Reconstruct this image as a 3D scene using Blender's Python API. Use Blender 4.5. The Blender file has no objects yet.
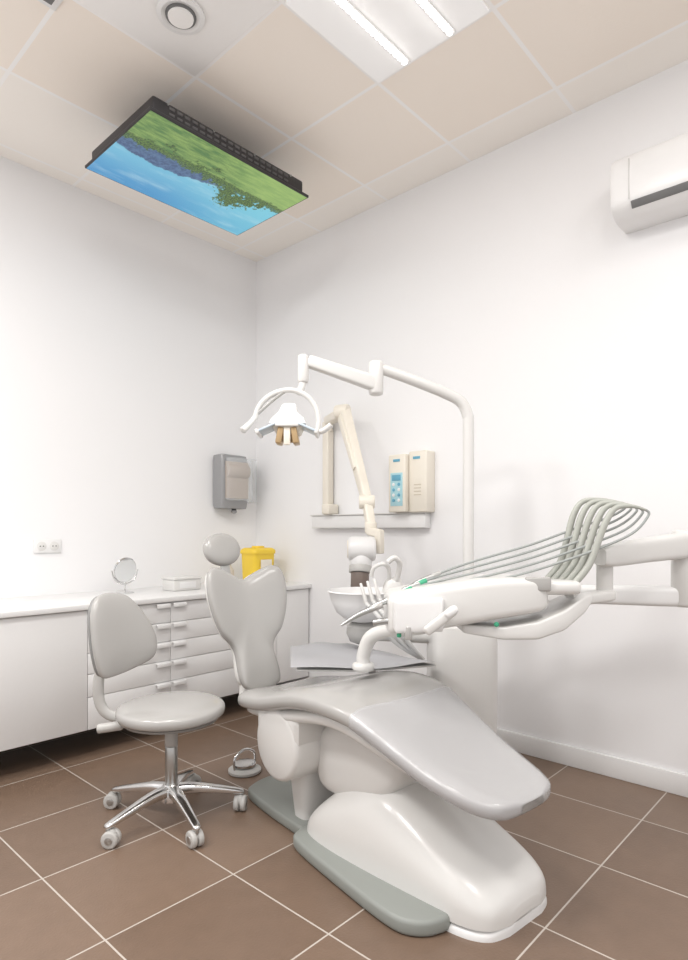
import bpy, bmesh, math, random
from mathutils import Vector, Matrix
random.seed(3)
sc = bpy.context.scene
try:
    sc.view_settings.view_transform = 'Standard'
    sc.view_settings.look = 'None'
except Exception: pass

# ------------------------------------------------------------ materials
def mat(name, col, rough=0.5, metal=0.0, bump=0.0, bscale=60, coat=0.0, var=0.0, emit=None, alpha=1.0, trans=0.0):
    m = bpy.data.materials.new(name); m.use_nodes = True
    nt = m.node_tree; b = nt.nodes['Principled BSDF']
    b.inputs['Base Color'].default_value = (*col, 1)
    b.inputs['Roughness'].default_value = rough
    b.inputs['Metallic'].default_value = metal
    b.inputs['Coat Weight'].default_value = coat
    b.inputs['Coat Roughness'].default_value = 0.12
    b.inputs['Alpha'].default_value = alpha
    b.inputs['Transmission Weight'].default_value = trans
    tc = nt.nodes.new('ShaderNodeTexCoord')
    nz = nt.nodes.new('ShaderNodeTexNoise'); nz.inputs['Scale'].default_value = bscale
    nz.inputs['Detail'].default_value = 4
    nt.links.new(tc.outputs['Object'], nz.inputs['Vector'])
    if bump > 0:
        bp = nt.nodes.new('ShaderNodeBump'); bp.inputs['Strength'].default_value = bump
        bp.inputs['Distance'].default_value = 0.01
        nt.links.new(nz.outputs['Fac'], bp.inputs['Height']); nt.links.new(bp.outputs['Normal'], b.inputs['Normal'])
    mx = nt.nodes.new('ShaderNodeMix'); mx.data_type = 'RGBA'
    v = max(var, 0.01)
    mx.inputs[6].default_value = (*[c*(1-v) for c in col], 1); mx.inputs[7].default_value = (*[min(1, c*(1+v)) for c in col], 1)
    nt.links.new(nz.outputs['Fac'], mx.inputs[0]); nt.links.new(mx.outputs[2], b.inputs['Base Color'])
    if emit:
        b.inputs['Emission Color'].default_value = (*emit[0], 1); b.inputs['Emission Strength'].default_value = emit[1]
    return m

M_wall = mat('wall_paint', (0.85, 0.845, 0.85), 0.75, bump=0.03, bscale=150)
M_white = mat('white_plastic', (0.70, 0.69, 0.67), 0.28, coat=0.3)
M_white2 = mat('white_lacquer', (0.79, 0.785, 0.78), 0.3)
M_arm = mat('arm_white', (0.68, 0.67, 0.65), 0.35)
M_cream = mat('cream_plastic', (0.78, 0.73, 0.64), 0.35)
M_creamd = mat('cream_dark', (0.60, 0.53, 0.43), 0.4)
M_uph = mat('grey_vinyl', (0.405, 0.395, 0.38), 0.26, bump=0.02, bscale=200, coat=0.4)
M_uphd = mat('grey_shell', (0.26, 0.26, 0.255), 0.4)
M_plate = mat('grey_green_rubber', (0.28, 0.295, 0.275), 0.5, bump=0.05, bscale=300)
M_chrome = mat('chrome', (0.72, 0.72, 0.72), 0.14, metal=1.0)
M_steel = mat('steel', (0.48, 0.48, 0.47), 0.3, metal=0.9)
M_dark = mat('dark_plastic', (0.022, 0.020, 0.022), 0.45)
M_vent = mat('vent_dark', (0.10, 0.095, 0.095), 0.6)
M_shadow = mat('recess_grey', (0.16, 0.16, 0.16), 0.6)
M_brown = mat('dark_brown_metal', (0.17, 0.13, 0.11), 0.4)
M_castor = mat('castor_grey', (0.50, 0.49, 0.47), 0.4)
M_hose = mat('hose_grey', (0.33, 0.35, 0.34), 0.4)
M_suct = mat('suction_hose_white', (0.58, 0.58, 0.57), 0.4)
M_whip = mat('whip_grey', (0.42, 0.43, 0.39), 0.4)
M_green = mat('green_clip', (0.05, 0.36, 0.2), 0.4)
M_yel = mat('yellow_plastic', (0.85, 0.60, 0.05), 0.35)
M_copper = mat('copper_reflector', (0.46, 0.32, 0.17), 0.3, metal=0.3)
M_paper = mat('brown_paper', (0.50, 0.41, 0.34), 0.8, bump=0.05)
M_disp = mat('grey_translucent', (0.29, 0.29, 0.295), 0.25, coat=0.4)
M_clear = mat('clear_plastic', (0.75, 0.78, 0.8), 0.15, alpha=0.3)
M_sheet = mat('grey_sheet', (0.40, 0.40, 0.415), 0.55, bump=0.25, bscale=12)
M_blue = mat('blue_panel', (0.12, 0.36, 0.50), 0.3)
M_lcd = mat('lcd', (0.38, 0.62, 0.68), 0.3)
M_lblue = mat('pale_blue', (0.52, 0.60, 0.67), 0.3)
M_mirror = mat('mirror', (0.85, 0.87, 0.88), 0.03, metal=1.0)
M_led = mat('led', (1, 1, 1), 0.5, emit=((1, 0.98, 0.95), 6))
M_panel = mat('light_panel', (0.88, 0.88, 0.88), 0.5, emit=((1, 0.98, 0.96), 0.14))
M_added_panel = mat('added_panel_lit', (0.9, 0.9, 0.9), 0.5, emit=((1, 0.98, 0.96), 2.0))
M_wtile = mat('white_ceiling_tile', (0.88, 0.865, 0.85), 0.8)
M_film = mat('clear_film', (0.68, 0.68, 0.71), 0.10, alpha=0.30, bump=0.9, bscale=11)

def grid_mat(name, col, col2, grout, x0, y0, size, w, rough, bump=0.0, var_scale=4, edge=None):
    m = bpy.data.materials.new(name); m.use_nodes = True
    nt = m.node_tree; b = nt.nodes['Principled BSDF']; L = nt.links
    def N(t): return nt.nodes.new(t)
    geo = N('ShaderNodeNewGeometry'); sep = N('ShaderNodeSeparateXYZ'); L.new(geo.outputs['Position'], sep.inputs[0])
    masks = []; cells = []
    for i, o in ((0, x0), (1, y0)):
        a = N('ShaderNodeMath'); a.operation = 'SUBTRACT'; L.new(sep.outputs[i], a.inputs[0]); a.inputs[1].default_value = o - size*20
        d = N('ShaderNodeMath'); d.operation = 'DIVIDE'; L.new(a.outputs[0], d.inputs[0]); d.inputs[1].default_value = size
        f = N('ShaderNodeMath'); f.operation = 'FRACT'; L.new(d.outputs[0], f.inputs[0])
        fl = N('ShaderNodeMath'); fl.operation = 'FLOOR'; L.new(d.outputs[0], fl.inputs[0]); cells.append(fl)
        p = N('ShaderNodeMath'); p.operation = 'PINGPONG'; L.new(f.outputs[0], p.inputs[0]); p.inputs[1].default_value = 0.5
        g = N('ShaderNodeMath'); g.operation = 'LESS_THAN'; L.new(p.outputs[0], g.inputs[0]); g.inputs[1].default_value = w/size/2
        masks.append(g)
    mx = N('ShaderNodeMath'); mx.operation = 'MAXIMUM'; L.new(masks[0].outputs[0], mx.inputs[0]); L.new(masks[1].outputs[0], mx.inputs[1])
    cmb = N('ShaderNodeCombineXYZ'); L.new(cells[0].outputs[0], cmb.inputs[0]); L.new(cells[1].outputs[0], cmb.inputs[1])
    wn = N('ShaderNodeTexWhiteNoise'); L.new(cmb.outputs[0], wn.inputs['Vector'])
    nz = N('ShaderNodeTexNoise'); nz.inputs['Scale'].default_value = var_scale; nz.inputs['Detail'].default_value = 8
    L.new(geo.outputs['Position'], nz.inputs['Vector'])
    ad = N('ShaderNodeMath'); ad.operation = 'ADD'; L.new(wn.outputs['Value'], ad.inputs[0]); L.new(nz.outputs['Fac'], ad.inputs[1])
    hf = N('ShaderNodeMath'); hf.operation = 'MULTIPLY'; L.new(ad.outputs[0], hf.inputs[0]); hf.inputs[1].default_value = 0.5
    c1 = N('ShaderNodeMix'); c1.data_type = 'RGBA'; L.new(hf.outputs[0], c1.inputs[0]); c1.inputs[6].default_value = (*col, 1); c1.inputs[7].default_value = (*col2, 1)
    src = c1.outputs[2]
    if edge:   # tiles nearest the two walls take a paler colour
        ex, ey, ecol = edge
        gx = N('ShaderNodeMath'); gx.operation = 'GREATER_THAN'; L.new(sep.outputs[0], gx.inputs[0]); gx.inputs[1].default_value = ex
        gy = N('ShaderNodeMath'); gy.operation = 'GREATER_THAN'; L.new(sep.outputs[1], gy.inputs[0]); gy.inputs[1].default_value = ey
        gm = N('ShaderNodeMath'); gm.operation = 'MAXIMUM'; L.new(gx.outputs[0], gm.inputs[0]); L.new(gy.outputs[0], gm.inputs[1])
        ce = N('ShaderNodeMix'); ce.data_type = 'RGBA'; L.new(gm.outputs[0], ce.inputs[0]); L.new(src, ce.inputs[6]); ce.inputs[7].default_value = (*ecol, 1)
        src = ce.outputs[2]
    c2 = N('ShaderNodeMix'); c2.data_type = 'RGBA'; L.new(mx.outputs[0], c2.inputs[0]); L.new(src, c2.inputs[6]); c2.inputs[7].default_value = (*grout, 1)
    L.new(c2.outputs[2], b.inputs['Base Color']); b.inputs['Roughness'].default_value = rough
    if bump:
        n2 = N('ShaderNodeTexNoise'); n2.inputs['Scale'].default_value = 120; L.new(geo.outputs['Position'], n2.inputs['Vector'])
        bp = N('ShaderNodeBump'); bp.inputs['Strength'].default_value = bump; bp.inputs['Distance'].default_value = 0.005
        L.new(n2.outputs['Fac'], bp.inputs['Height']); L.new(bp.outputs['Normal'], b.inputs['Normal'])
    return m
M_floor = grid_mat('brown_floor_tiles', (0.150, 0.099, 0.069), (0.232, 0.158, 0.112), (0.52, 0.47, 0.42), 0.825, 1.70, 0.458, 0.0055, 0.36, 0.15, 14)
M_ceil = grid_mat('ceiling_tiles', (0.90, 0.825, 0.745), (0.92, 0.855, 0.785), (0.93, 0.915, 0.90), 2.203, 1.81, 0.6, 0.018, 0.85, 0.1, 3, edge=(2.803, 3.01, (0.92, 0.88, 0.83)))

# ------------------------------------------------------------ builders
G = None
roots = []
def start(name, loc=(0, 0, 0), rotz=0.0):
    global G
    e = bpy.data.objects.new(name, None); sc.collection.objects.link(e)
    e.location = loc; e.rotation_euler = (0, 0, rotz); e.empty_display_size = 0.1
    G = e; roots.append(e); return e
def mk(name, verts, faces, m, smooth=True, parent=True):
    me = bpy.data.meshes.new(name); me.from_pydata([tuple(v) for v in verts], [], faces)
    bm = bmesh.new(); bm.from_mesh(me); bmesh.ops.recalc_face_normals(bm, faces=bm.faces)
    bm.to_mesh(me); bm.free()
    if m: me.materials.append(m)
    for p in me.polygons: p.use_smooth = smooth
    o = bpy.data.objects.new(name, me); sc.collection.objects.link(o)
    if parent and G: o.parent = G
    return o
def autosmooth(o, ang=35):
    me = o.data
    bm = bmesh.new(); bm.from_mesh(me)
    for e in bm.edges:
        if len(e.link_faces) == 2 and e.calc_face_angle(0) > math.radians(ang): e.smooth = False
    bm.to_mesh(me); bm.free()
def box(name, c, size, m, bevel=0.004, rot=None, parent=True, seg=2):
    bm = bmesh.new(); bmesh.ops.create_cube(bm, size=1)
    for v in bm.verts: v.co = Vector((v.co.x*size[0], v.co.y*size[1], v.co.z*size[2]))
    if bevel: bmesh.ops.bevel(bm, geom=list(bm.edges), offset=min(bevel, min(size)*0.45), segments=seg, affect='EDGES', profile=0.5)
    if rot is not None: bmesh.ops.transform(bm, matrix=rot.to_4x4(), verts=bm.verts)
    for v in bm.verts: v.co += Vector(c)
    me = bpy.data.meshes.new(name); bm.to_mesh(me); bm.free(); me.materials.append(m)
    for p in me.polygons: p.use_smooth = True
    o = bpy.data.objects.new(name, me); sc.collection.objects.link(o)
    autosmooth(o, 50)
    if parent and G: o.parent = G
    return o
def cr(P, sub, closed=False):
    n = len(P); out = []
    rng = n if closed else n-1
    for i in range(rng):
        if closed: p0, p1, p2, p3 = P[(i-1) % n], P[i], P[(i+1) % n], P[(i+2) % n]
        else: p0, p1, p2, p3 = P[max(i-1, 0)], P[i], P[i+1], P[min(i+2, n-1)]
        for k in range(sub):
            t = k/sub
            out.append(tuple(0.5*((2*b)+(-a+c)*t+(2*a-5*b+4*c-d)*t*t+(-a+3*b-3*c+d)*t**3) for a, b, c, d in zip(p0, p1, p2, p3)))
    if not closed: out.append(tuple(P[-1]))
    return out
def loft(name, secs, A, B, m, n=2.6, seg=40, sub=4, clampz=None, dish=0):
    A = Vector(A).normalized(); B = Vector(B).normalized()
    S = cr(secs, sub) if sub > 1 else secs
    V = []; F = []
    for s in S:
        c = Vector(s[:3]); ha, hb = max(s[3], 1e-4), max(s[4], 1e-4)
        for k in range(seg):
            a = 2*math.pi*k/seg; ca, sa = math.cos(a), math.sin(a)
            x = math.copysign(abs(ca)**(2/n), ca); y = math.copysign(abs(sa)**(2/n), sa)
            bb = y*hb
            if dish and y > 0: bb -= dish*max(0, 1-(x/0.75)**2)*min(1, hb/0.04)
            p = c + A*ha*x + B*bb
            if clampz is not None and p.z < clampz: p.z = clampz
            V.append(p)
    R = len(S)
    for i in range(R-1):
        for k in range(seg):
            F.append((i*seg+k, i*seg+(k+1) % seg, (i+1)*seg+(k+1) % seg, (i+1)*seg+k))
    F.append(tuple(range(seg))[::-1]); F.append(tuple((R-1)*seg+k for k in range(seg)))
    o = mk(name, V, F, m); autosmooth(o, 50); return o
def tube(name, pts, rad, m, seg=14, sub=6, flat=1.0):
    n = len(pts)
    rads = rad if isinstance(rad, (list, tuple)) else [rad]*n
    P = [tuple(p)+(r,) for p, r in zip(pts, rads)]
    S = cr(P, sub) if sub > 1 and n > 2 else P
    V = []; F = []
    up = None
    for i, s in enumerate(S):
        c = Vector(s[:3]); a = Vector(S[max(i-1, 0)][:3]); b = Vector(S[min(i+1, len(S)-1)][:3])
        t = (b-a).normalized()
        if up is None:
            ref = Vector((0, 0, 1)) if abs(t.z) < 0.9 else Vector((0, 1, 0))
            up = (ref - t*ref.dot(t)).normalized()
        else: up = (up - t*up.dot(t)).normalized()
        sd = t.cross(up)
        for k in range(seg):
            an = 2*math.pi*k/seg
            V.append(c + up*math.cos(an)*s[3] + sd*math.sin(an)*s[3]*flat)
    R = len(S)
    for i in range(R-1):
        for k in range(seg):
            F.append((i*seg+k, i*seg+(k+1) % seg, (i+1)*seg+(k+1) % seg, (i+1)*seg+k))
    F.append(tuple(range(seg))[::-1]); F.append(tuple((R-1)*seg+k for k in range(seg)))
    o = mk(name, V, F, m); autosmooth(o, 55); return o
def beam(name, p0, p1, w0, w1, m, h0=None, h1=None, n=5):
    """rigid straight hinged segment with rounded-rectangle section"""
    p0 = Vector(p0); p1 = Vector(p1); d = (p1-p0).normalized()
    up = Vector((0, 0, 1)) if abs(d.z) < 0.95 else Vector((0, 1, 0))
    A = d.cross(up).normalized(); B = A.cross(d)
    h0 = h0 or w0; h1 = h1 or w1
    q = [(0, .75), (.02, .95), (.05, 1), (.5, 1), (.95, 1), (.98, .95), (1, .75)]
    secs = []
    for t, s_ in q:
        p = p0.lerp(p1, t); secs.append((p.x, p.y, p.z, (w0+(w1-w0)*t)*s_, (h0+(h1-h0)*t)*s_))
    return loft(name, secs, A, B, m, n=n, sub=1)
def cyl(name, p0, p1, r, m, bev=0.003, seg=28, r1=None):
    p0 = Vector(p0); p1 = Vector(p1); d = (p1-p0); L = d.length; d.normalize()
    r1 = r if r1 is None else r1
    bev = min(bev, L*0.4, r*0.9, r1*0.9)
    P = [(0, r-bev), (bev*0.3, r-bev*0.3), (bev, r), (L-bev, r1), (L-bev*0.3, r1-bev*0.3), (L, r1-bev)]
    ref = Vector((0, 0, 1)) if abs(d.z) < 0.9 else Vector((1, 0, 0))
    a = (ref-d*ref.dot(d)).normalized(); b = d.cross(a)
    V = []; F = []
    for (h, rr) in P:
        for k in range(seg):
            an = 2*math.pi*k/seg; V.append(p0+d*h+a*math.cos(an)*rr+b*math.sin(an)*rr)
    for i in range(len(P)-1):
        for k in range(seg): F.append((i*seg+k, i*seg+(k+1) % seg, (i+1)*seg+(k+1) % seg, (i+1)*seg+k))
    F.append(tuple(range(seg))[::-1]); F.append(tuple((len(P)-1)*seg+k for k in range(seg)))
    o = mk(name, V, F, m); autosmooth(o, 50); return o
def lathe(name, c, prof, m, axis=(0, 0, 1), seg=40):
    c = Vector(c); d = Vector(axis).normalized()
    ref = Vector((0, 0, 1)) if abs(d.z) < 0.9 else Vector((1, 0, 0))
    a = (ref-d*ref.dot(d)).normalized(); b = d.cross(a)
    V = []; F = []
    for (rr, h) in prof:
        for k in range(seg):
            an = 2*math.pi*k/seg; V.append(c+d*h+a*math.cos(an)*max(rr, 1e-4)+b*math.sin(an)*max(rr, 1e-4))
    for i in range(len(prof)-1):
        for k in range(seg): F.append((i*seg+k, i*seg+(k+1) % seg, (i+1)*seg+(k+1) % seg, (i+1)*seg+k))
    F.append(tuple(range(seg))[::-1]); F.append(tuple((len(prof)-1)*seg+k for k in range(seg)))
    o = mk(name, V, F, m); autosmooth(o, 45); return o
def ball(name, c, r, m):
    bm = bmesh.new(); bmesh.ops.create_uvsphere(bm, u_segments=28, v_segments=16, radius=1)
    for v in bm.verts: v.co = Vector((v.co.x*r[0]+c[0], v.co.y*r[1]+c[1], v.co.z*r[2]+c[2]))
    me = bpy.data.meshes.new(name); bm.to_mesh(me); bm.free(); me.materials.append(m)
    for p in me.polygons: p.use_smooth = True
    o = bpy.data.objects.new(name, me); sc.collection.objects.link(o); o.parent = G; return o
def pad(name, outline, T, O, U, V_, N, m, n=3.0, sub=5, bend=None, rings=14):
    O = Vector(O); U = Vector(U).normalized(); W = Vector(V_).normalized(); N = Vector(N).normalized()
    P = cr(outline, sub, closed=True); K = len(P)
    V = []; F = []
    rs = [math.sin(math.pi/2*i/rings) for i in range(1, rings+1)]
    def put(u, v, w):
        if bend: w += bend(u, v)
        return O+U*u+W*v+N*w
    V.append(put(0, 0, T/2))
    for r in rs:
        h = T/2*(max(0, 1-r**n))**(1/n)
        for (u, v) in P: V.append(put(u*r, v*r, h))
    top_last = 1+(rings-1)*K
    for k in range(K): F.append((0, 1+k, 1+(k+1) % K))
    for i in range(rings-1):
        for k in range(K):
            a = 1+i*K; F.append((a+k, a+K+k, a+K+(k+1) % K, a+(k+1) % K))
    base = len(V)
    V.append(put(0, 0, -T/2))
    for r in rs[:-1]:
        h = -T/2*(max(0, 1-r**n))**(1/n)
        for (u, v) in P: V.append(put(u*r, v*r, h))
    for k in range(K): F.append((base, base+1+(k+1) % K, base+1+k))
    for i in range(rings-2):
        for k in range(K):
            a = base+1+i*K; F.append((a+k, a+(k+1) % K, a+K+(k+1) % K, a+K+k))
    a = base+1+(rings-2)*K
    for k in range(K): F.append((a+k, a+(k+1) % K, top_last+(k+1) % K, top_last+k))
    return mk(name, V, F, m)
def slab(name, outline, z0, z1, m, bev=0.01, sub=6, smooth_out=True):
    P = cr(outline, sub, closed=True) if smooth_out else outline
    bm = bmesh.new()
    vs = [bm.verts.new((p[0], p[1], z0)) for p in P]
    f = bm.faces.new(vs)
    r = bmesh.ops.extrude_face_region(bm, geom=[f])
    for e in r['geom']:
        if isinstance(e, bmesh.types.BMVert): e.co.z = z1
    bmesh.ops.recalc_face_normals(bm, faces=bm.faces)
    if bev:
        es = [e for e in bm.edges if abs(e.verts[0].co.z-e.verts[1].co.z) < 1e-6]
        bmesh.ops.bevel(bm, geom=es, offset=bev, segments=3, affect='EDGES', profile=0.5)
    me = bpy.data.meshes.new(name); bm.to_mesh(me); bm.free(); me.materials.append(m)
    for p in me.polygons: p.use_smooth = True
    o = bpy.data.objects.new(name, me); sc.collection.objects.link(o); o.parent = G; autosmooth(o, 50); return o

XC, YC, HC = 3.03, 3.72, 3.29
YAW = math.radians(-47.39)
RY = lambda deg: Matrix.Rotation(math.radians(deg), 3, 'Y')

# ------------------------------------------------------------ room
G = None
box('floor', (0.715, 1.16, -0.05), (4.83, 5.32, 0.10), M_floor, 0, parent=False)
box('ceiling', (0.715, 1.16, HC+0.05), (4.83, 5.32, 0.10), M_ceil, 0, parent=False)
box('wall_left', (0.715, YC+0.05, HC/2), (4.63, 0.10, HC), M_wall, 0, parent=False)
box('wall_right', (XC+0.05, 1.16, HC/2), (0.10, 5.22, HC), M_wall, 0, parent=False)
box('baseboard_right', (XC-0.008, 0.81, 0.05), (0.016, 4.6, 0.10), M_white2, 0.003, parent=False)
box('baseboard_left', (0.71, YC-0.008, 0.05), (4.6, 0.016, 0.10), M_white2, 0.003, parent=False)

# ------------------------------------------------------------ ceiling LED panel
def area(x, y, z, sx, sy, e):
    ld = bpy.data.lights.new('panel_light', 'AREA'); ld.shape = 'RECTANGLE'; ld.size = sx; ld.size_y = sy; ld.energy = e; ld.color = (1, 0.985, 0.97)
    lo = bpy.data.objects.new('panel_light', ld); sc.collection.objects.link(lo); lo.location = (x, y, z); lo.parent = G
start('added_ceiling_light_panel')
box('panel', (1.903, 1.51, HC-0.006), (0.58, 0.58, 0.012), M_panel, 0.002)
for i, y in enumerate((1.625, 1.39)):
    box('channel_%d' % i, (1.92, y, HC-0.014), (0.53, 0.040, 0.006), M_white2, 0.001)
    for k in range(17):
        x = 1.675+k*0.0305
        cyl('led_%d_%02d' % (i, k), (x, y, HC-0.026), (x, y, HC-0.018), 0.0125, M_led, 0.002, 12)
    area(1.92, y, HC-0.0185, 0.50, 0.010, 6)
def added_panel(x, y, e=23):  # added ceiling panels out of view, put in to light the room
    start('added_ceiling_light_panel')
    box('panel', (x, y, HC-0.006), (0.58, 0.58, 0.012), M_added_panel, 0.002)
    for i in range(2): box('channel_%d' % i, (x, y-0.11+i*0.22, HC-0.014), (0.53, 0.03, 0.006), M_white2, 0.001)
    area(x, y, HC-0.03, 0.56, 0.56, e)
added_panel(0.703, 1.51, 25); added_panel(0.703, -0.29, 24); added_panel(1.903, -0.29, 12); added_panel(-0.497, 1.51, 32); added_panel(-0.497, 2.71, 34)

start('ceiling_speaker')
box('tile', (1.303, 2.11, HC-0.003), (0.580, 0.580, 0.006), M_wtile, 0.001)
lathe('ring', (1.36, 2.15, HC-0.006), [(0.085, 0), (0.095, -0.004), (0.095, -0.012), (0.078, -0.016), (0.07, -0.010), (0.0, -0.010)], M_white2)
lathe('grille', (1.36, 2.15, HC-0.016), [(0.062, 0.002), (0.06, -0.006), (0.0, -0.012)], M_shadow)
lathe('cone', (1.36, 2.15, HC-0.022), [(0.052, 0.002), (0.05, -0.006), (0.0, -0.010)], M_wtile)
start('ceiling_vent')
box('frame', (0.93, 2.43, HC-0.006), (0.16, 0.16, 0.012), M_white2, 0.004)
box('core', (0.93, 2.43, HC-0.014), (0.11, 0.11, 0.006), M_shadow, 0.002)

# ------------------------------------------------------------ TV on ceiling
start('ceiling_television')
x0, x1, y0, y1, zt = 1.383, 2.352, 2.430, 3.075, 3.04
cx, cy = (x0+x1)/2, (y0+y1)/2
box('bezel', (cx, cy, zt+0.008), (x1-x0, y1-y0, 0.015), M_dark, 0.003)
box('back_casing', (cx, cy+0.000, zt+0.052), (x1-x0-0.05, y1-y0-0.04, 0.076), M_dark, 0.010)
for k in range(18):
    box('vent_%02d' % k, (x0+0.12+k*0.041, y0+0.019, zt+0.068), (0.028, 0.006, 0.014), M_vent, 0.002)
for k in range(18):
    box('vent_low_%02d' % k, (x0+0.12+k*0.041, y0+0.019, zt+0.042), (0.028, 0.006, 0.010), M_vent, 0.002)
for k in range(4):
    cyl('screw_%d' % k, (x0+0.1+k*0.25, y0+0.014, zt+0.08), (x0+0.1+k*0.25, y0+0.024, zt+0.08), 0.005, M_steel, 0.001, 10)
box('mount_plate', (cx, cy+0.1, zt+0.098), (0.42, 0.24, 0.024), M_dark, 0.004)
for dx in (-0.12, 0.12):
    box('mount_bar', (cx+dx, cy+0.12, (zt+0.108+HC)/2), (0.04, 0.08, HC-zt-0.108), M_dark, 0.003)
ms = bpy.data.materials.new('tv_landscape'); ms.use_nodes = True
nt = ms.node_tree; L = nt.links; bs = nt.nodes['Principled BSDF']
def MN(op, a, b=None, c=None):
    nn = nt.nodes.new('ShaderNodeMath'); nn.operation = op
    for i, v in enumerate((a, b, c)):
        if v is None: continue
        if isinstance(v, (int, float)): nn.inputs[i].default_value = v
        else: L.new(v, nn.inputs[i])
    return nn.outputs[0]
def MIX(f, a, b):
    nn = nt.nodes.new('ShaderNodeMix'); nn.data_type = 'RGBA'
    if isinstance(f, (int, float)): nn.inputs[0].default_value = f
    else: L.new(f, nn.inputs[0])
    for i, v in ((6, a), (7, b)):
        if isinstance(v, tuple): nn.inputs[i].default_value = (*v, 1)
        else: L.new(v, nn.inputs[i])
    return nn.outputs[2]
uvn = nt.nodes.new('ShaderNodeUVMap'); uvn.uv_map = 'UVMap'
sp = nt.nodes.new('ShaderNodeSeparateXYZ'); L.new(uvn.outputs[0], sp.inputs[0])
u_, v_ = sp.outputs[0], sp.outputs[1]
def NOI(sx, sy, det=5, rough=0.55):
    mp = nt.nodes.new('ShaderNodeMapping'); mp.inputs['Scale'].default_value = (sx, sy, 1); L.new(uvn.outputs[0], mp.inputs[0])
    n_ = nt.nodes.new('ShaderNodeTexNoise'); n_.inputs['Scale'].default_value = 1; n_.inputs['Detail'].default_value = det; n_.inputs['Roughness'].default_value = rough
    L.new(mp.outputs[0], n_.inputs['Vector']); return n_.outputs['Fac']
nA, nB, nC, nS, nG = NOI(5, 3), NOI(34, 22, 10, 0.7), NOI(110, 70, 8, 0.7), NOI(3, 7, 6), NOI(7, 24, 8, 0.65)
def sstep(x, a, b):
    nn = nt.nodes.new('ShaderNodeMapRange'); nn.interpolation_type = 'SMOOTHSTEP'
    L.new(x, nn.inputs[0]); nn.inputs[1].default_value = a; nn.inputs[2].default_value = b; return nn.outputs[0]
sky = MIX(sstep(v_, 0.45, 1.0), (0.17, 0.50, 0.68), (0.04, 0.27, 0.55))
sky = MIX(MN('MULTIPLY', sstep(u_, 0.3, 1.0), 0.5), sky, (0.18, 0.62, 0.72))
sky = MIX(MN('MULTIPLY', sstep(nS, 0.48, 0.72), 0.40), sky, (0.50, 0.73, 0.80))
grass = MIX(sstep(nG, 0.36, 0.64), (0.06, 0.17, 0.04), (0.25, 0.38, 0.10))
grass = MIX(MN('MULTIPLY', sstep(nC, 0.45, 0.62), 0.35), grass, (0.10, 0.23, 0.05))
grass = MIX(MN('MULTIPLY', sstep(MN('ADD', MN('SUBTRACT', u_, MN('MULTIPLY', v_, 0.6)), MN('MULTIPLY', nA, 0.5)), 0.55, 1.0), 0.6), grass, (0.34, 0.52, 0.14))
HZ = 0.37
hz = MN('ADD', HZ, MN('MULTIPLY', MN('SUBTRACT', nA, 0.5), 0.12))
bnd = MN('SUBTRACT', v_, hz)
col = MIX(sstep(bnd, -0.006, 0.006), grass, sky)
ridge = MN('ADD', MN('MULTIPLY', MN('SINE', MN('ADD', MN('MULTIPLY', u_, 5.0), 0.5)), 0.10), MN('MULTIPLY', MN('SUBTRACT', NOI(14, 1, 6, 0.6), 0.5), 0.14))
hill = MN('SUBTRACT', MN('ADD', HZ+0.09, ridge), v_)
hm = MN('MULTIPLY', MN('MULTIPLY', sstep(hill, 0.0, 0.012), sstep(bnd, -0.01, 0.0)), MN('SUBTRACT', 1.0, sstep(u_, 0.5, 0.75)))
col = MIX(hm, col, MIX(sstep(nB, 0.4, 0.6), (0.035, 0.08, 0.19), (0.08, 0.16, 0.30)))
tl = MN('SUBTRACT', MN('ADD', MN('ADD', HZ+0.015, MN('MULTIPLY', MN('SUBTRACT', nA, 0.5), 0.12)), MN('MULTIPLY', MN('SUBTRACT', NOI(26, 3, 8, 0.7), 0.42), 0.26)), v_)
tm = MN('MULTIPLY', sstep(tl, 0.0, 0.01), sstep(MN('ADD', bnd, MN('MULTIPLY', nB, 0.10)), -0.01, 0.01))
treec = MIX(sstep(nC, 0.42, 0.6), (0.012, 0.05, 0.015), (0.12, 0.22, 0.03))
col = MIX(MN('MULTIPLY', tm, 0.9), col, treec)
def blob(cu, cv, r, k):
    du = MN('SUBTRACT', u_, cu); dv = MN('MULTIPLY', MN('SUBTRACT', v_, cv), 0.65)
    d = MN('SQRT', MN('ADD', MN('MULTIPLY', du, du), MN('MULTIPLY', dv, dv)))
    d = MN('ADD', d, MN('MULTIPLY', MN('SUBTRACT', nB, 0.5), k))
    return sstep(MN('MULTIPLY', d, -1), -r, -r+0.012)
for (cu, cv, r) in ((0.70, 0.53, 0.078), (0.78, 0.46, 0.07), (0.64, 0.43, 0.06), (0.86, 0.40, 0.045), (0.55, 0.38, 0.04), (0.22, 0.26, 0.022), (0.40, 0.33, 0.03), (0.48, 0.24, 0.02), (0.12, 0.36, 0.035)):
    col = MIX(blob(cu, cv, r, 0.32), col, treec)
bs.inputs['Base Color'].default_value = (0.02, 0.02, 0.02, 1); bs.inputs['Roughness'].default_value = 0.25
L.new(col, bs.inputs['Emission Color']); bs.inputs['Emission Strength'].default_value = 0.95
b_ = .006
scr = mk('screen', [(x0+b_, y0+b_, zt), (x1-b_, y0+b_, zt), (x1-b_, y1-b_, zt), (x0+b_, y1-b_, zt)], [(0, 3, 2, 1)], ms, False)
uvl = scr.data.uv_layers.new(name='UVMap')
for lp in scr.data.loops:
    co = scr.data.vertices[lp.vertex_index].co
    uvl.data[lp.index].uv = ((co.x-x0)/(x1-x0), (co.y-y0)/(y1-y0))

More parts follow.
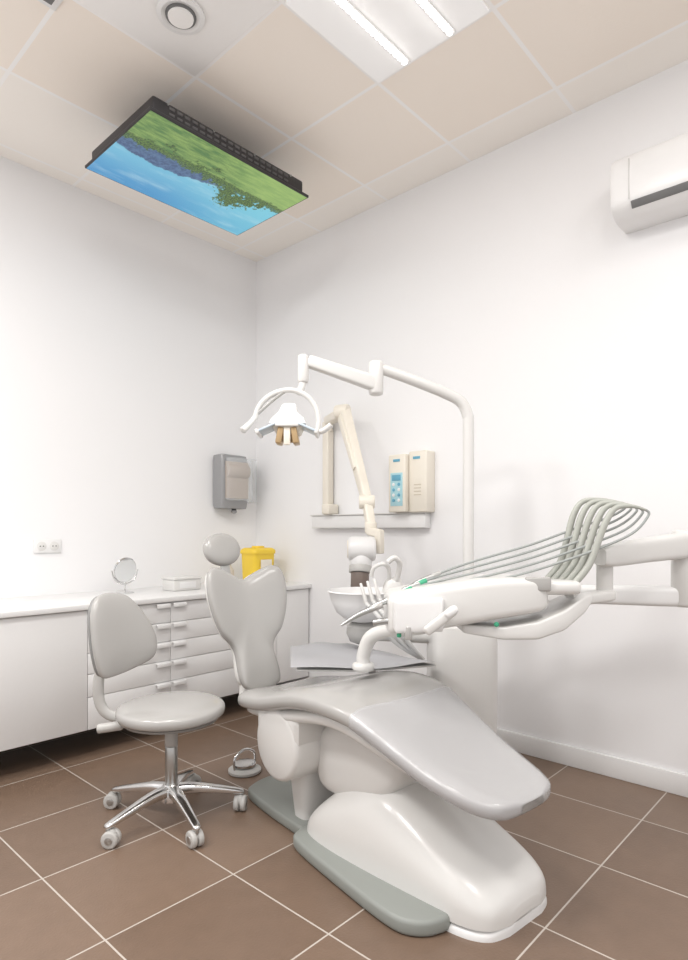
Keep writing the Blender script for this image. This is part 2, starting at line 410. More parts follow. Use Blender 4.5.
# ------------------------------------------------------------ air conditioner
start('air_conditioner')
V = []; prof = [(3.03, 2.865), (2.90, 2.870), (2.845, 2.858), (2.822, 2.82), (2.818, 2.74), (2.822, 2.665), (2.835, 2.630), (2.87, 2.605), (2.93, 2.593), (3.03, 2.595)]
PP = cr([(a, b) for a, b in prof], 3)
ys = [0.970, 0.965, 0.945, 0.06, 0.04, 0.035]; sc_ = [0.92, 0.975, 1, 1, 0.98, 0.94]
F = []; K = len(PP)
for y, s_ in zip(ys, sc_):
    for a, b in PP: V.append((3.03+(a-3.03)*s_, y, 2.73+(b-2.73)*s_))
for i in range(5):
    for k in range(K): F.append((i*K+k, i*K+(k+1) % K, (i+1)*K+(k+1) % K, (i+1)*K+k))
F.append(tuple(range(K))); F.append(tuple(5*K+k for k in range(K)))
o = mk('body', V, F, M_white2); autosmooth(o, 40)
box('air_outlet', (2.838, 0.47, 2.631), (0.034, 0.82, 0.016), M_shadow, 0.003, rot=RY(55))
box('louver', (2.862, 0.47, 2.609), (0.050, 0.82, 0.010), M_white2, 0.002, rot=RY(30))
box('side_seam', (2.8185, 0.885, 2.74), (0.003, 0.002, 0.18), M_castor, 0)

# ------------------------------------------------------------ cabinets
start('wall_cabinet')
YF = 3.12
box('worktop', ((-1.5+XC)/2, (YF-0.02+YC)/2, 0.79), (XC+1.5, YC-YF+0.02, 0.03), M_white2, 0.004)
box('carcass', ((-1.5+XC)/2, (YF+0.02+YC)/2, 0.46), (XC+1.5-0.01, YC-YF-0.025, 0.62), M_shadow, 0.002)
def front(nm, a, b, z0, z1): box(nm, ((a+b)/2, YF+0.01, (z0+z1)/2), (b-a-0.003, 0.02, z1-z0-0.003), M_white2, 0.002)
front('door_panel_a', -1.5, -0.55, 0.145, 0.772); front('door_panel_b', -0.55, 0.45, 0.145, 0.772); front('door_panel_c', 0.45, 1.42, 0.145, 0.772)
zs = [0.772, 0.655, 0.545, 0.435, 0.315, 0.145]
for c, (a, b) in enumerate(((1.42, 1.905), (1.905, 2.40))):
    for i in range(5):
        front('drawer_%d_%d' % (c, i), a, b, zs[i+1], zs[i])
        hx = (b-0.052) if c == 0 else (a+0.052)
        box('handle_%d_%d' % (c, i), (hx, YF-0.010, zs[i]-0.008), (0.085, 0.020, 0.006), M_white2, 0.002)
        box('handle_lip_%d_%d' % (c, i), (hx, YF-0.019, zs[i]-0.018), (0.085, 0.004, 0.022), M_white2, 0.0015)
front('door_panel_d', 2.40, 2.72, 0.145, 0.772); front('door_panel_e', 2.72, XC-0.01, 0.145, 0.772)

start('tabletop_mirror')
lathe('base', (1.823, 3.50, 0.805), [(0.055, 0), (0.055, 0.006), (0.02, 0.014), (0.008, 0.02)], M_chrome)
cyl('stem', (1.823, 3.50, 0.82), (1.823, 3.50, 0.87), 0.006, M_chrome)
lathe('frame', (1.823, 3.50, 0.945), [(0.074, -0.006), (0.080, 0), (0.074, 0.006)], M_chrome, axis=(-0.1, 0.98, 0.2))
lathe('glass', (1.823, 3.50, 0.945), [(0.073, -0.0075), (0.0, -0.0076), (0.0, 0.002)], M_mirror, axis=(-0.1, 0.98, 0.2))
tube('yoke', [(1.908, 3.50, 0.945), (1.885, 3.50, 0.885), (1.823, 3.50, 0.860), (1.76, 3.50, 0.885), (1.738, 3.50, 0.945)], 0.004, M_chrome)
start('storage_box')
box('body', (2.17, 3.42, 0.84), (0.20, 0.14, 0.07), M_white, 0.006)
box('lid', (2.17, 3.42, 0.882), (0.21, 0.15, 0.014), M_white, 0.004)
box('front_label', (2.17, 3.348, 0.84), (0.12, 0.002, 0.04), M_white2, 0.0005)
start('sharps_container')
secs = [(2.80, 3.42, 0.806, 0.085, 0.075), (2.80, 3.42, 0.82, 0.09, 0.08), (2.80, 3.42, 1.02, 0.098, 0.088)]
loft('bin', secs, (1, 0, 0), (0, 1, 0), M_yel, n=6, sub=2)
loft('lid', [(2.80, 3.42, 1.02, 0.104, 0.094), (2.80, 3.42, 1.045, 0.104, 0.094), (2.80, 3.42, 1.062, 0.085, 0.075)], (1, 0, 0), (0, 1, 0), M_yel, n=6, sub=2)
cyl('opening', (2.80, 3.42, 1.06), (2.80, 3.42, 1.075), 0.045, M_yel)
box('label', (2.80, 3.326, 0.93), (0.10, 0.004, 0.10), M_cream, 0.0005, rot=None)
start('spray_bottle')
lathe('bottle', (2.50, 3.36, 0.805), [(0.03, 0), (0.033, 0.01), (0.033, 0.11), (0.015, 0.14), (0.012, 0.155)], M_creamd)
box('nozzle', (2.49, 3.35, 0.975), (0.05, 0.02, 0.03), M_dark, 0.005)
cyl('neck', (2.50, 3.36, 0.955), (2.50, 3.36, 0.97), 0.012, M_dark)

start('wall_outlet')
box('plate', (1.45, YC-0.006, 1.095), (0.155, 0.012, 0.08), M_white2, 0.004)
for dx in (-0.036, 0.036):
    cyl('socket_rim', (1.45+dx, YC-0.012, 1.095), (1.45+dx, YC-0.015, 1.095), 0.027, M_white)
    for ddx in (-0.009, 0.009):
        cyl('pin_hole', (1.45+dx+ddx, YC-0.014, 1.095), (1.45+dx+ddx, YC-0.0165, 1.095), 0.0035, M_dark, 0.0005, 10)

start('paper_towel_dispenser')
loft('housing', [(2.73, 3.655, 1.36, 0.105, 0.055), (2.73, 3.655, 1.375, 0.12, 0.065), (2.73, 3.655, 1.70, 0.12, 0.065), (2.73, 3.662, 1.735, 0.11, 0.05), (2.73, 3.67, 1.745, 0.09, 0.035)], (1, 0, 0), (0, 1, 0), M_disp, n=7, sub=2)
box('paper_window', (2.742, 3.588, 1.555), (0.205, 0.014, 0.27), M_paper, 0.006)
cyl('paper_roll', (2.645, 3.605, 1.62), (2.84, 3.605, 1.62), 0.055, M_paper)
cyl('knob_rod', (2.745, 3.63, 1.33), (2.745, 3.63, 1.365), 0.018, M_dark)
ball('knob', (2.745, 3.63, 1.325), (0.022, 0.022, 0.016), M_disp)
box('clear_cover', (2.90, 3.66, 1.56), (0.10, 0.10, 0.33), M_clear, 0.01)
box('clear_front', (2.742, 3.560, 1.56), (0.215, 0.05, 0.31), M_clear, 0.012)

# ------------------------------------------------------------ stool
start('dental_stool', (1.36, 2.22, 0))
lathe('hub', (0, 0, 0.075), [(0.02, 0), (0.045, 0.005), (0.045, 0.05), (0.03, 0.07)], M_chrome)
for i in range(5):
    a = math.radians(185+72*i); d = Vector((math.cos(a), math.sin(a), 0)); sd = Vector((-d.y, d.x, 0))
    loft('leg_%d' % i, [tuple(d*0.02+Vector((0, 0, 0.118)))+(0.026, 0.024), tuple(d*0.10+Vector((0, 0, 0.115)))+(0.023, 0.020), tuple(d*0.22+Vector((0, 0, 0.092)))+(0.018, 0.014), tuple(d*0.285+Vector((0, 0, 0.078)))+(0.015, 0.010), tuple(d*0.298+Vector((0, 0, 0.075)))+(0.008, 0.004)], sd, (0, 0, 1), M_chrome, n=3)
    c = d*0.285
    cyl('pivot_%d' % i, c+Vector((0, 0, 0.05)), c+Vector((0, 0, 0.076)), 0.010, M_steel)
    wa = a+0.6+i*1.1; w = Vector((math.cos(wa), math.sin(wa), 0)); off = Vector((-w.y, w.x, 0))*0.012
    for j, sgn in enumerate((-1, 1)):
        cc = c+off+w*sgn*0.014+Vector((0, 0, 0.032))
        cyl('wheel_%d_%d' % (i, j), cc-w*0.011, cc+w*0.011, 0.032, M_castor, 0.006)
        cyl('wheel_hub_%d_%d' % (i, j), cc+w*sgn*0.010, cc+w*sgn*0.013, 0.015, M_steel, 0.001)
    ball('hood_%d' % i, tuple(c+off+Vector((0, 0, 0.042))), (0.022, 0.022, 0.024), M_castor)
cyl('gas_column', (0, 0, 0.14), (0, 0, 0.30), 0.025, M_steel)
cyl('gas_piston', (0, 0, 0.28), (0, 0, 0.41), 0.017, M_chrome)
cyl('column_cover', (0, 0, 0.30), (0, 0, 0.40), 0.027, M_uph)
box('mechanism', (-0.02, 0.02, 0.40), (0.16, 0.14, 0.03), M_uphd, 0.008)
cyl('lever', (-0.03, 0.04, 0.395), (-0.20, 0.17, 0.385), 0.011, M_uph)
cyl('lever_grip', (-0.145, 0.13, 0.39), (-0.225, 0.19, 0.38), 0.019, M_castor, 0.008)
circ = [(0.218*math.cos(2*math.pi*k/24), 0.218*math.sin(2*math.pi*k/24)) for k in range(24)]
pad('seat', circ, 0.078, (0, 0, 0.447), (1, 0, 0), (0, 1, 0), (0, 0, 1), M_uph, n=3.2, sub=2)
lathe('seat_pan', (0, 0, 0.400), [(0.10, 0), (0.19, 0.008), (0.20, 0.02)], M_uphd)
nn = Vector((0.18, -0.975, 0.16)).normalized(); ax = Vector((0.98, 0.18, 0)).normalized(); vv = nn.cross(ax)
if vv.z < 0: vv = -vv
out = [(-0.02, 0.172), (0.05, 0.150), (0.105, 0.085), (0.145, 0.01), (0.160, -0.06), (0.140, -0.125), (0.06, -0.155), (-0.05, -0.172), (-0.120, -0.165), (-0.145, -0.10), (-0.152, 0.0), (-0.142, 0.10), (-0.10, 0.162)]
pad('backrest', out, 0.070, (-0.112, 0.215, 0.755), ax, vv, nn, M_uph, n=2.6, bend=lambda u, v: 1.0*u*u)
pad('backrest_shell', [(a*0.97, b*0.97) for a, b in out], 0.04, (-0.117, 0.240, 0.752), ax, vv, nn, M_uphd, n=3, bend=lambda u, v: 1.0*u*u)
tube('backrest_stem', [(-0.02, 0.05, 0.40), (-0.12, 0.17, 0.40), (-0.175, 0.245, 0.44), (-0.185, 0.262, 0.55), (-0.15, 0.262, 0.70)], [0.02, 0.022, 0.024, 0.024, 0.02], M_castor, flat=0.6)

# ------------------------------------------------------------ foot pedal behind the chair base
start('foot_control_pedal', (1.865, 2.38, 0))
lathe('base', (0, 0, 0), [(0.075, 0), (0.08, 0.004), (0.08, 0.015), (0.06, 0.026), (0.02, 0.03), (0.0, 0.03)], M_castor)
lathe('disc', (0, 0, 0.026), [(0.02, 0), (0.055, 0.008), (0.055, 0.018), (0.0, 0.026)], M_chrome)
tube('handle_hoop', [(-0.06, 0, 0.02), (-0.06, 0, 0.08), (0, 0, 0.11), (0.06, 0, 0.08), (0.06, 0, 0.02)], 0.006, M_chrome)

# ------------------------------------------------------------ dental chair (s toward feet, t toward right wall)
start('dental_chair', (1.77, 1.65, 0), math.atan2(-0.9925, -0.122))
def sec(s, top, hw, ht, t=0.01): return (s, t, top-ht, hw, ht)
seatS = [sec(-.445, .485, .12, .012), sec(-.43, .497, .20, .03), sec(-.38, .512, .25, .042), sec(-.2, .545, .272, .046), sec(0, .600, .285, .046), sec(.14, .622, .288, .046), sec(.25, .620, .280, .046), sec(.35, .598, .262, .043), sec(.48, .540, .236, .040), sec(.62, .482, .212, .038, .008), sec(.73, .448, .190, .036, .008), sec(.80, .431, .165, .034, .008), sec(.845, .420, .127, .028, .01), sec(.865, .406, .06, .014, .01)]
loft('seat_cushion', seatS, (0, 1, 0), (0, 0, 1), M_uph, n=3.4, sub=5, dish=0.012)
filmS = [(s, t, z+0.002, a+0.003, b+0.003) for (s, t, z, a, b) in seatS[7:]]
loft('plastic_cover', filmS, (0, 1, 0), (0, 0, 1), M_film, n=3.4, sub=5, dish=0.012)
shell = [(-.40, .01, .44, .14, .02), (-.36, .01, .435, .22, .03), (-.1, .01, .47, .25, .04), (.15, .01, .52, .255, .04), (.30, .01, .515, .24, .04), (.46, .01, .455, .2, .03), (.64, .01, .405, .16, .02), (.72, .01, .39, .1, .008)]
loft('seat_shell', shell, (0, 1, 0), (0, 0, 1), M_white, n=3, sub=4)
cyl('pivot_housing', (-.10, -.245, .360), (-.10, .22, .360), .140, M_white, 0.02, 48)
loft('pivot_upper', [(-.10, -.240, .43, .125, .05), (-.10, -.230, .43, .138, .06), (-.10, .2, .43, .138, .06)], (1, 0, 0), (0, 0, 1), M_white, n=6, sub=1)
loft('lift_linkage', [(.00, .02, .32, .13, .06), (.03, .02, .32, .15, .12), (.12, .02, .34, .16, .15), (.25, .02, .36, .16, .15), (.34, .02, .37, .15, .13), (.40, .02, .39, .13, .09), (.43, .02, .41, .10, .04)], (0, 1, 0), (0, 0, 1), M_white, n=5)
loft('lift_column', [(-.10, 0, .04, .13, .05), (-.12, 0, .16, .13, .06), (-.12, 0, .26, .13, .07)], (0, 1, 0), (1, 0, 0), M_white, n=4)
ped = [(-.02, 0.01, .03, .13, .05), (.0, 0.01, .03, .175, .09), (.06, .01, .03, .20, .150), (.16, .012, .03, .210, .225), (.28, .018, .03, .212, .280), (.40, .025, .03, .210, .280), (.52, .032, .03, .205, .232), (.62, .038, .03, .200, .180), (.70, .042, .03, .193, .140), (.76, .045, .03, .175, .106), (.800, .047, .03, .14, .076), (.818, .048, .03, .08, .04)]
loft('pedestal', ped, (0, 1, 0), (0, 0, 1), M_white, n=3.2, sub=5, clampz=0.03)
loft('pedestal_skirt', [(a, b, 0.0, d+0.004, 0.035) for a, b, c, d, e in ped], (0, 1, 0), (0, 0, 1), M_white2, n=3.5, sub=5, clampz=0.0)
slab('base_plate', [(-.50, -.10), (-.53, .05), (-.47, .19), (-.2, .21), (.3, .19), (.55, .17), (.57, -.1), (.2, -.16), (-.1, -.17), (-.42, -.15)], 0.0, 0.045, M_plate, 0.012)
slab('foot_pad', [(-.02, -.12), (-.02, -.20), (.04, -.242), (.3, -.27), (.54, -.285), (.63, -.265), (.68, -.20), (.67, -.12), (.5, -.07), (.1, -.08)], 0.0, 0.05, M_plate, 0.014)
# back
Vt = Vector((-.33, 0, .944)); Nt = Vector((.944, 0, .33))
half = [(.0, .165), (.08, .200), (.155, .222), (.203, .19), (.215, .10), (.20, .0), (.165, -.09), (.118, -.145), (.100, -.2), (.104, -.3), (.085, -.355), (.0, -.365)]
outl = half+[(-a, b) for a, b in half[-2:0:-1]]
pad('backrest', outl, 0.085, (-.70, -.01, .785), (0, 1, 0), Vt, Nt, M_uph, n=3.2, bend=lambda u, v: 1.2*u*u+(0.25*(v+0.05)**2))
pad('backrest_shell', [(a*.93, b*.95) for a, b in outl], 0.05, (-.735, -.01, .78), (0, 1, 0), Vt, Nt, M_white, n=3.5, bend=lambda u, v: 1.2*u*u)
loft('back_bracket', [(-.60, 0, .42, .10, .03), (-.62, 0, .50, .08, .03), (-.66, 0, .58, .06, .02)], (0, 1, 0), (1, 0, 0), M_white, n=4)
loft('back_hinge', [(-.62, 0, .40, .09, .03), (-.5, 0, .415, .10, .04), (-.3, 0, .43, .12, .04)], (0, 1, 0), (0, 0, 1), M_white, n=4)
ho = [(0.103*math.cos(2*math.pi*k/16), 0.085*math.sin(2*math.pi*k/16)) for k in range(16)]
pad('headrest', ho, 0.07, (-.90, -.03, 1.09), (0, 1, 0), Vector((-.25, 0, .97)), Vector((.97, 0, .25)), M_uph, n=2.6, sub=2)
box('headrest_arm', (-.885, -.02, 1.0), (0.012, 0.05, 0.20), M_steel, 0.003, rot=Matrix.Rotation(-0.3, 3, 'Y'))
cyl('headrest_knob', (-.93, -.06, 1.06), (-.93, .04, 1.06), .02, M_uphd)

# ------------------------------------------------------------ dental unit (column, cuspidor, delivery head)
start('dental_delivery_unit', (0, 0, 0), YAW)
pts = [(-.215, 2.503), (-.257, 3.0), (.055, 3.05), (.416, 2.6), (.20, 2.53), (.025, 2.49)]
slab('side_tray', [(a*0.94+0.005, 2.76+(b-2.76)*0.9) for a, b in pts], 0.600, 0.608, M_white, 0.003, smooth_out=False)
nx, ny = 30, 22; V = []; F = []
cA, cB, cC, cD = Vector((-.22, 2.495)), Vector((.02, 2.485)), Vector((.43, 2.6)), Vector((.05, 3.05)); cE = Vector((-.265, 3.0))
for j in range(ny+1):
    for i in range(nx+1):
        fu, fv = i/nx, j/ny
        low = cA.lerp(cC, fu)+Vector((0.03, -.045))*math.sin(math.pi*fu); hi = cE.lerp(cD, fu)
        p = low.lerp(hi, fv); z = 0.624+0.005*math.sin(fu*9+fv*4)+0.003*math.sin(fv*11-fu*5)
        if fu > 0.9: z -= (fu-0.9)*0.10
        V.append((p.x, p.y, z))
for j in range(ny):
    for i in range(nx): F.append((j*(nx+1)+i, j*(nx+1)+i+1, (j+1)*(nx+1)+i+1, (j+1)*(nx+1)+i))
mk('paper_sheet', V, F, M_sheet)
tube('tray_support_arm', [(.12, 2.80, .595), (.14, 2.80, .52), (.25, 2.80, .46), (.42, 2.80, .45)], .018, M_arm)
loft('column', [(.545, 2.82, .235, .10, .10), (.545, 2.82, .25, .135, .13), (.545, 2.82, .29, .148, .14), (.545, 2.82, .70, .150, .14), (.545, 2.82, .76, .14, .13), (.545, 2.82, .79, .10, .09)], (1, 0, 0), (0, 1, 0), M_white, n=5, sub=4)
loft('bridge_to_chair', [(.50, 2.80, .10, .10, .09), (.52, 2.81, .20, .10, .09), (.53, 2.82, .26, .10, .09)], (1, 0, 0), (0, 1, 0), M_white2, n=4)
slab('column_foot', [(.36, 2.70), (.64, 2.70), (.66, 2.90), (.38, 2.92)], 0.0, 0.11, M_white2, 0.02)
# cuspidor
C = (.092, 2.93)
lathe('cuspidor_bowl', (C[0], C[1], 0.745), [(0.03, 0.0), (0.08, 0.01), (0.13, 0.05), (0.155, 0.10), (0.165, 0.145), (0.172, 0.15), (0.165, 0.155), (0.155, 0.145), (0.14, 0.10), (0.10, 0.05), (0.03, 0.03), (0, 0.03)], M_white2)
lathe('cuspidor_base', (C[0], C[1], 0.64), [(0.03, 0.0), (0.065, 0.015), (0.08, 0.05), (0.078, 0.09), (0.05, 0.11)], M_uph)
tube('cuspidor_arm', [(C[0]+.02, C[1], .70), (.25, 2.90, .70), (.45, 2.84, .70)], .045, M_white)
loft('cuspidor_head', [(.22, 2.92, .80, .05, .06), (.235, 2.92, .90, .05, .06), (.24, 2.92, .955, .035, .045), (.24, 2.92, .965, .01, .02)], (1, 0, 0), (0, 1, 0), M_white, n=3)
tube('water_tap', [(.215, 2.89, .95), (.21, 2.86, 1.01), (.18, 2.85, 1.03), (.14, 2.86, 1.01), (.13, 2.87, .97)], .010, M_white)
tube('cup_filler', [(.25, 2.88, .95), (.262, 2.85, 1.03), (.235, 2.83, 1.06), (.205, 2.83, 1.04)], .013, M_white)
for k in range(3):
    tube('suction_hose_%d' % k, [(.10+.03*k, 2.72, .86+.01*k), (.16+.03*k, 2.66, .80), (.22+.03*k, 2.68, .70), (.36, 2.76, .60)], .010, M_suct)
    cyl('suction_tip_%d' % k, (.10+.03*k, 2.72, .86+.01*k), (.075+.03*k, 2.74, .95+.01*k), .010, M_white, 0.003, 14, r1=.006)
# delivery head
dd = 2.22
loft('delivery_body', [(.152, dd, .893, .10, .045), (.160, dd, .893, .125, .066), (.20, dd, .900, .132, .075), (.36, dd, .925, .14, .078), (.52, dd+.01, .947, .14, .074), (.66, dd+.02, .957, .13, .064), (.715, dd+.03, .960, .115, .052), (.725, dd+.03, .960, .09, .035)], (0, 1, 0), (0, 0, 1), M_white, n=6.5, sub=4)
loft('keypad_panel', [(.17, dd-.12, .897, .02, .045), (.18, dd-.125, .893, .03, .058), (.335, dd-.13, .900, .03, .058), (.345, dd-.125, .905, .02, .045)], (0, 1, 0), (0, 0, 1), M_white2, n=7, sub=1)
V = []
und = [(.42, .855, .825), (.56, .850, .805), (.68, .868, .806), (.78, .905, .835), (.865, .955, .895), (.90, .960, .930)]
F = []
for i, (r, zt_, zb) in enumerate(und):
    w_ = [.11, .135, .135, .115, .085, .06][i]
    V += [(r, dd+.03-w_, zb), (r, dd+.03+w_, zb), (r, dd+.03+w_, zt_), (r, dd+.03-w_, zt_)]
for i in range(len(und)-1):
    for k in range(4): F.append((i*4+k, i*4+(k+1) % 4, i*4+4+(k+1) % 4, i*4+4+k))
F.append((0, 1, 2, 3)); F.append(tuple(len(V)-4+k for k in range(4)))
o = mk('delivery_underplate', V, F, M_white)
bm = bmesh.new(); bm.from_mesh(o.data); bmesh.ops.bevel(bm, geom=list(bm.edges), offset=0.009, segments=3, affect='EDGES', profile=0.5); bm.to_mesh(o.data); bm.free()
for p in o.data.polygons: p.use_smooth = True
autosmooth(o, 45)
box('whip_console', (.735, dd+.01, .985), (.21, .20, .05), M_white, 0.018)
box('console_slot', (.68, dd-.095, 1.0), (.09, .02, .05), M_uph, 0.006)
box('side_handle', (.325, dd-.18, .885), (.13, .022, .035), M_white, 0.01, rot=RY(-38))
box('side_handle_pad', (.36, dd-.185, .915), (.05, .03, .028), M_white2, 0.01, rot=RY(-38))
cyl('valve_bottle', (.22, dd-.145, .815), (.22, dd-.145, .860), .014, M_uph)
cyl('green_ring', (.19, dd-.13, .820), (.19, dd-.13, .838), .008, M_green)
cyl('green_ring_2', (.530, dd-.110, .862), (.530, dd-.118, .862), .009, M_green)
cyl('lever_knob', (.10, dd-.10, .865), (.17, dd-.10, .875), .012, M_steel)
tube('tray_arm', [(.36, dd+.02, .85), (.28, dd+.04, .825), (.17, dd+.10, .805), (.105, dd+.15, .77), (.078, dd+.17, .70), (.076, dd+.17, .665)], [.026, .026, .026, .028, .027, .026], M_white)
cyl('tray_arm_collar', (.076, dd+.17, .635), (.076, dd+.17, .668), .044, M_white, .012)
for k in range(5):
    o_ = (2-k)*0.026; q = 0.019*(k-2)
    dz = -.007*k
    tube('whip_%d' % k, [(.775+q*.8, dd+o_, .985), (.80+q*.9, dd+o_, 1.01), (.845+q*.9, dd+o_, 1.07), (.875+q, dd+o_, 1.16), (.90+q, dd+o_, 1.25+dz), (.935+q, dd+o_, 1.297+dz), (1.00+q*.8, dd+o_, 1.303+dz), (1.065+q*.4, dd+o_, 1.290+dz)], [.0125, .0125, .0125, .0125, .012, .010, .007, .0045], M_whip, flat=0.9)
    ex = .32-.055*k; ez = 1.018-.026*k
    tube('hose_%d' % k, [(1.065+q*.4, dd+o_, 1.290+dz), (1.070+q*.5, dd+o_, 1.270+dz), (1.01+q*.6, dd+o_, 1.235-.014*k), (.89+q*.3, dd+o_, 1.200-.020*k), (.70, dd+o_, 1.135-.021*k), (.50, dd-.01+o_, 1.078-.019*k), (ex+.06, dd-.03+o_, ez+.022), (ex, dd-.05+o_, ez)], .0046, M_hose, seg=10)
    tube('handpiece_%d' % k, [(ex+.01, dd-.05+o_, ez+.004), (ex-.05, dd-.055+o_, ez-.02), (ex-.11, dd-.065+o_, ez-.055)], [.010, .009, .0045], M_steel, seg=12)
    cyl('clip_%d' % k, (ex+.035, dd-.045+o_, ez+.014), (ex+.005, dd-.05+o_, ez+.002), .0105, M_green if k in (1, 2) else M_uph)
# arms
cyl('arm_post_lower', (.617, 2.74, .76), (.617, 2.74, .93), .045, M_arm, .01)
loft('lower_arm', [(.60, 2.75, .91, .05, .030), (.66, 2.73, .91, .05, .038), (1.0, 2.60, .915, .045, .038), (1.36, 2.46, .92, .045, .040), (1.42, 2.44, .92, .035, .028)], (.37, .93, 0), (0, 0, 1), M_white2, n=4)
cyl('arm_joint', (1.375, 2.45, .88), (1.375, 2.45, 1.190), .048, M_arm, .015)
loft('upper_arm', [(1.43, 2.45, 1.135, .03, .03), (1.37, 2.43, 1.13, .042, .050), (1.17, 2.35, 1.112, .04, .047), (.99, 2.27, 1.095, .04, .043), (.95, 2.25, 1.09, .03, .03)], (-.4, .9, 0), (0, 0, 1), M_arm, n=4)
cyl('head_joint', (.985, 2.29, .93), (.985, 2.29, 1.13), .030, M_arm, .01)
loft('head_bracket', [(.84, dd+.04, .935, .05, .02), (.9, 2.27, .935, .05, .022), (1.0, 2.29, .945, .04, .022), (1.02, 2.29, .945, .02, .01)], (0, 1, 0), (0, 0, 1), M_arm, n=4)

# ------------------------------------------------------------ operating light
start('dental_operating_light', (0, 0, 0), YAW)
tube('pole', [(.583, 2.84, .785), (.583, 2.84, 1.2), (.583, 2.84, 1.66), (.578, 2.84, 1.73), (.55, 2.835, 1.785), (.49, 2.825, 1.82), (.33, 2.79, 1.875), (.16, 2.75, 1.925)], [.026, .026, .026, .026, .026, .026, .025, .024], M_white)
cyl('pole_collar', (.583, 2.84, .785), (.583, 2.84, .84), .036, M_white, .01)
cyl('elbow_joint', (.145, 2.745, 1.80), (.145, 2.745, 1.955), .034, M_white, .014)
beam('spring_arm', (.145, 2.74, 1.850), (-.16, 2.652, 1.930), .026, .022, M_white, h0=.034, h1=.026)
cyl('head_joint', (-.178, 2.645, 1.83), (-.178, 2.645, 1.955), .024, M_white, .01)
tube('yoke_stem', [(-.178, 2.645, 1.85), (-.185, 2.64, 1.81), (-.20, 2.63, 1.785)], .016, M_white)
yc = Vector((-.235, 2.62, 1.66))
def ring(a, rx, rz, dy=0): return (yc.x+rx*math.cos(a), yc.y+dy, yc.z+rz*math.sin(a))
tube('yoke', [ring(math.radians(a), .150 if a > 90 else .125, .135) for a in (-25, 0, 25, 50, 75, 95, 115, 135, 155, 175)], .0115, M_white)
tube('yoke_brace', [ring(math.radians(100), .10, .135), ring(math.radians(130), .12, .115), ring(math.radians(160), .15, .09)], .008, M_uph)
tube('grab_handle_left', [ring(math.radians(170), .15, .135), (yc.x-.165, yc.y-.02, yc.z-.01), (yc.x-.195, yc.y-.04, yc.z-.045), (yc.x-.185, yc.y-.03, yc.z-.03)], [.01, .012, .015, .012], M_white)
tube('grab_handle_right', [ring(math.radians(-20), .125, .135), (yc.x+.145, yc.y-.02, yc.z-.045), (yc.x+.18, yc.y-.03, yc.z-.02)], [.01, .012, .012], M_white)
def frustum(name, c, lv, m, bev=.004):
    V = []; F = []
    for z, hx, hy, dx in lv: V += [(c[0]+dx-hx, c[1]-hy, z), (c[0]+dx+hx, c[1]-hy, z), (c[0]+dx+hx, c[1]+hy, z), (c[0]+dx-hx, c[1]+hy, z)]
    for i in range(len(lv)-1):
        for k in range(4): F.append((i*4+k, i*4+(k+1) % 4, i*4+4+(k+1) % 4, i*4+4+k))
    F.append((0, 1, 2, 3)); F.append(tuple(len(V)-4+k for k in range(4)))
    o = mk(name, V, F, m, False)
    bm = bmesh.new(); bm.from_mesh(o.data); bmesh.ops.bevel(bm, geom=list(bm.edges), offset=bev, segments=2, affect='EDGES', profile=0.5); bm.to_mesh(o.data); bm.free()
    return o
frustum('head_top', (-.24, 2.62), [(1.640, .080, .065, 0), (1.665, .068, .055, 0), (1.695, .040, .040, 0), (1.728, .030, .030, 0.005), (1.735, .020, .020, 0.005)], M_white)
frustum('head_core', (-.24, 2.62), [(1.600, .05, .05, 0), (1.645, .07, .06, 0)], M_cream)
for sg in (-1, 1):
    box('reflector_wing_%d' % sg, (-.24+sg*.085, 2.60, 1.622), (.085, .13, .010), M_lblue, 0.003, rot=RY(sg*24))
    box('wing_rim_%d' % sg, (-.24+sg*.125, 2.60, 1.604), (.016, .135, .022), M_white, 0.004, rot=RY(sg*24))
    box('copper_cheek_%d' % sg, (-.24+sg*.032, 2.590, 1.590), (.026, .085, .070), M_copper, 0.005, rot=RY(sg*-10))
box('copper_back', (-.24, 2.62, 1.595), (.06, .03, .055), M_copper, 0.005)
box('bulb_shield', (-.24, 2.553, 1.585), (.028, .014, .074), M_cream, 0.003)
box('visor', (-.24, 2.545, 1.632), (.10, .02, .014), M_white, 0.004)

# ------------------------------------------------------------ x-ray
start('wall_rail_shelf')
box('rail', (XC-0.03, 2.56, 1.245), (0.06, 0.96, 0.085), M_white2, 0.004)
box('rail_lip', (XC-0.035, 2.56, 1.292), (0.07, 0.97, 0.008), M_white, 0.002)
start('xray_control_box')
box('main_box', (XC-0.06, 2.245, 1.472), (0.12, 0.128, 0.350), M_cream, 0.008)
box('side_box', (XC-0.045, 2.112, 1.478), (0.09, 0.130, 0.365), M_cream, 0.008)
box('keypad', (XC-0.121, 2.245, 1.435), (0.004, 0.090, 0.20), M_lcd, 0.001)
box('display', (XC-0.124, 2.245, 1.505), (0.004, 0.065, 0.035), M_blue, 0.001)
for j in range(4):
    for i in range(2):
        cyl('button_%d_%d' % (i, j), (XC-0.122, 2.225+i*0.040, 1.465-j*0.032), (XC-0.127, 2.225+i*0.040, 1.465-j*0.032), 0.010, M_white2 if (i+j) % 2 else M_blue, 0.001, 14)
box('badge', (XC-0.091, 2.119, 1.620), (0.003, 0.05, 0.016), M_blue, 0.0005)
box('badge_main', (XC-0.121, 2.245, 1.610), (0.003, 0.05, 0.016), M_blue, 0.0005)
for k in range(4): box('groove_%d' % k, (XC-0.091, 2.112, 1.46-k*0.02), (0.003, 0.05, 0.005), M_creamd, 0)
start('xray_machine')
box('wall_post', (XC-0.040, 2.90, 1.585), (0.06, 0.055, 0.58), M_cream, 0.008)
def P3(r, d, z): return (r*.677+d*.736, -r*.736+d*.677, z)
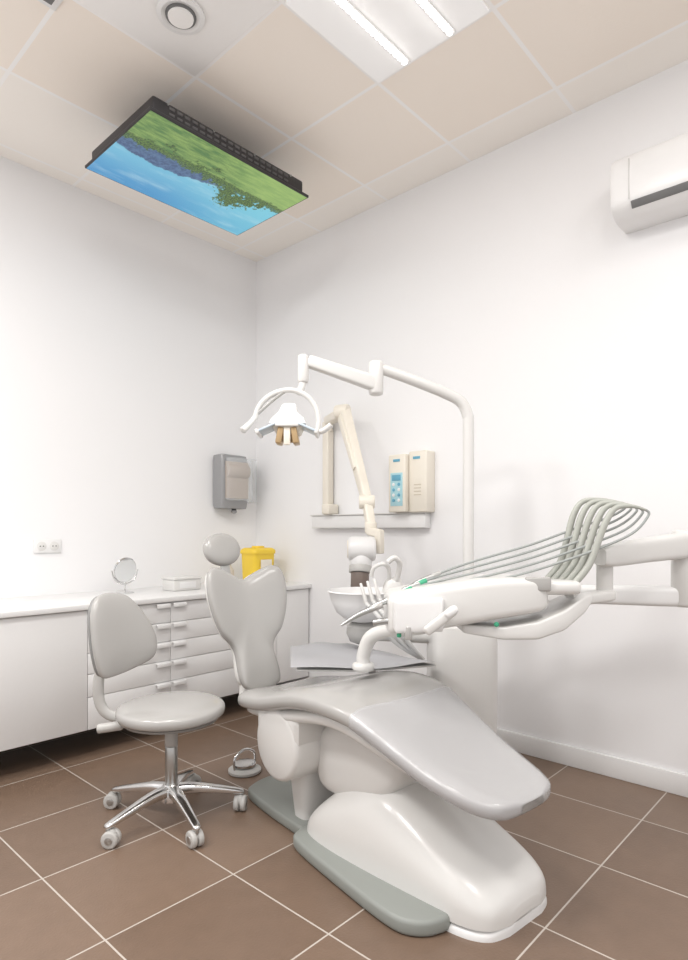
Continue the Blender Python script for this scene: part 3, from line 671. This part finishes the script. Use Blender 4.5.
cyl('post_pivot', (XC-0.045, 2.90, 1.86), (XC-0.045, 2.90, 1.93), .036, M_cream, .006)
box('bracket', (XC-0.06, 2.86, 1.33), (0.10, 0.07, 0.07), M_cream, .01)
beam('arm_short', (XC-.045, 2.90, 1.935), P3(.0, 3.86, 1.945), .030, .030, M_cream)
cyl('shoulder_joint', P3(-.05, 3.84, 1.935), P3(.03, 3.80, 1.935), .046, M_cream, .008)
beam('arm_upper', P3(.0, 3.82, 1.935), P3(.128, 3.47, 1.37), .034, .026, M_cream, h0=.046, h1=.032)
beam('arm_upper_cover', P3(-.02, 3.80, 1.90), P3(.065, 3.56, 1.55), .018, .014, M_cream, h0=.026, h1=.02)
cyl('elbow_joint', P3(.085, 3.46, 1.35), P3(.175, 3.46, 1.35), .040, M_cream, .008)
beam('arm_lower', P3(.132, 3.46, 1.35), P3(.150, 3.40, 1.215), .026, .026, M_cream)
cyl('wrist_joint', P3(.150, 3.40, 1.17), P3(.150, 3.40, 1.235), .034, M_cream, .008)
beam('head_fork_top', P3(.140, 3.39, 1.185), P3(.200, 3.34, 1.170), .024, .024, M_cream)
beam('head_fork', P3(.195, 3.34, 1.190), P3(.195, 3.34, 1.060), .022, .022, M_cream)
cyl('head_body', P3(.022, 3.33, 1.085), P3(.175, 3.33, 1.085), .068, M_white2, .02)
cyl('head_cap', P3(.018, 3.33, 1.085), P3(.030, 3.33, 1.085), .050, M_cream, .004)
cyl('head_lower', P3(.095, 3.33, 1.05), P3(.09, 3.32, .99), .06, M_white2, .01)
cyl('collimator', P3(.09, 3.32, .995), P3(.088, 3.31, .955), .062, M_castor, .005)
cyl('cone', P3(.088, 3.31, .96), P3(.085, 3.30, .86), .050, M_brown, .004)

# ------------------------------------------------------------ re-centre roots
for e in roots:
    ch = [c for c in e.children if c.type == 'MESH']
    if not ch: continue
    pts = [v.co for c in ch for v in c.data.vertices]
    mn = Vector((min(p[i] for p in pts) for i in range(3))); mxv = Vector((max(p[i] for p in pts) for i in range(3)))
    c0 = Vector(((mn.x+mxv.x)/2, (mn.y+mxv.y)/2, mn.z))
    R = Matrix.Rotation(e.rotation_euler.z, 3, 'Z')
    for c in e.children:
        if c.type == 'MESH': c.data.transform(Matrix.Translation(-c0))
        else: c.location = Vector(c.location)-c0
    e.location = Vector(e.location)+R @ c0

# ------------------------------------------------------------ world, camera
w = bpy.data.worlds.new('world'); sc.world = w; w.use_nodes = True
w.node_tree.nodes['Background'].inputs[0].default_value = (1.0, 0.985, 0.98, 1)
w.node_tree.nodes['Background'].inputs[1].default_value = 1.03
cam = bpy.data.cameras.new('camera'); co = bpy.data.objects.new('camera', cam); sc.collection.objects.link(co)
co.location = (0, 0, 1.19); co.rotation_euler = (math.radians(90), 0, YAW)
cam.sensor_width = 36; cam.lens = 606/960*36; cam.shift_y = 50/960; cam.clip_start = 0.05
sc.camera = co
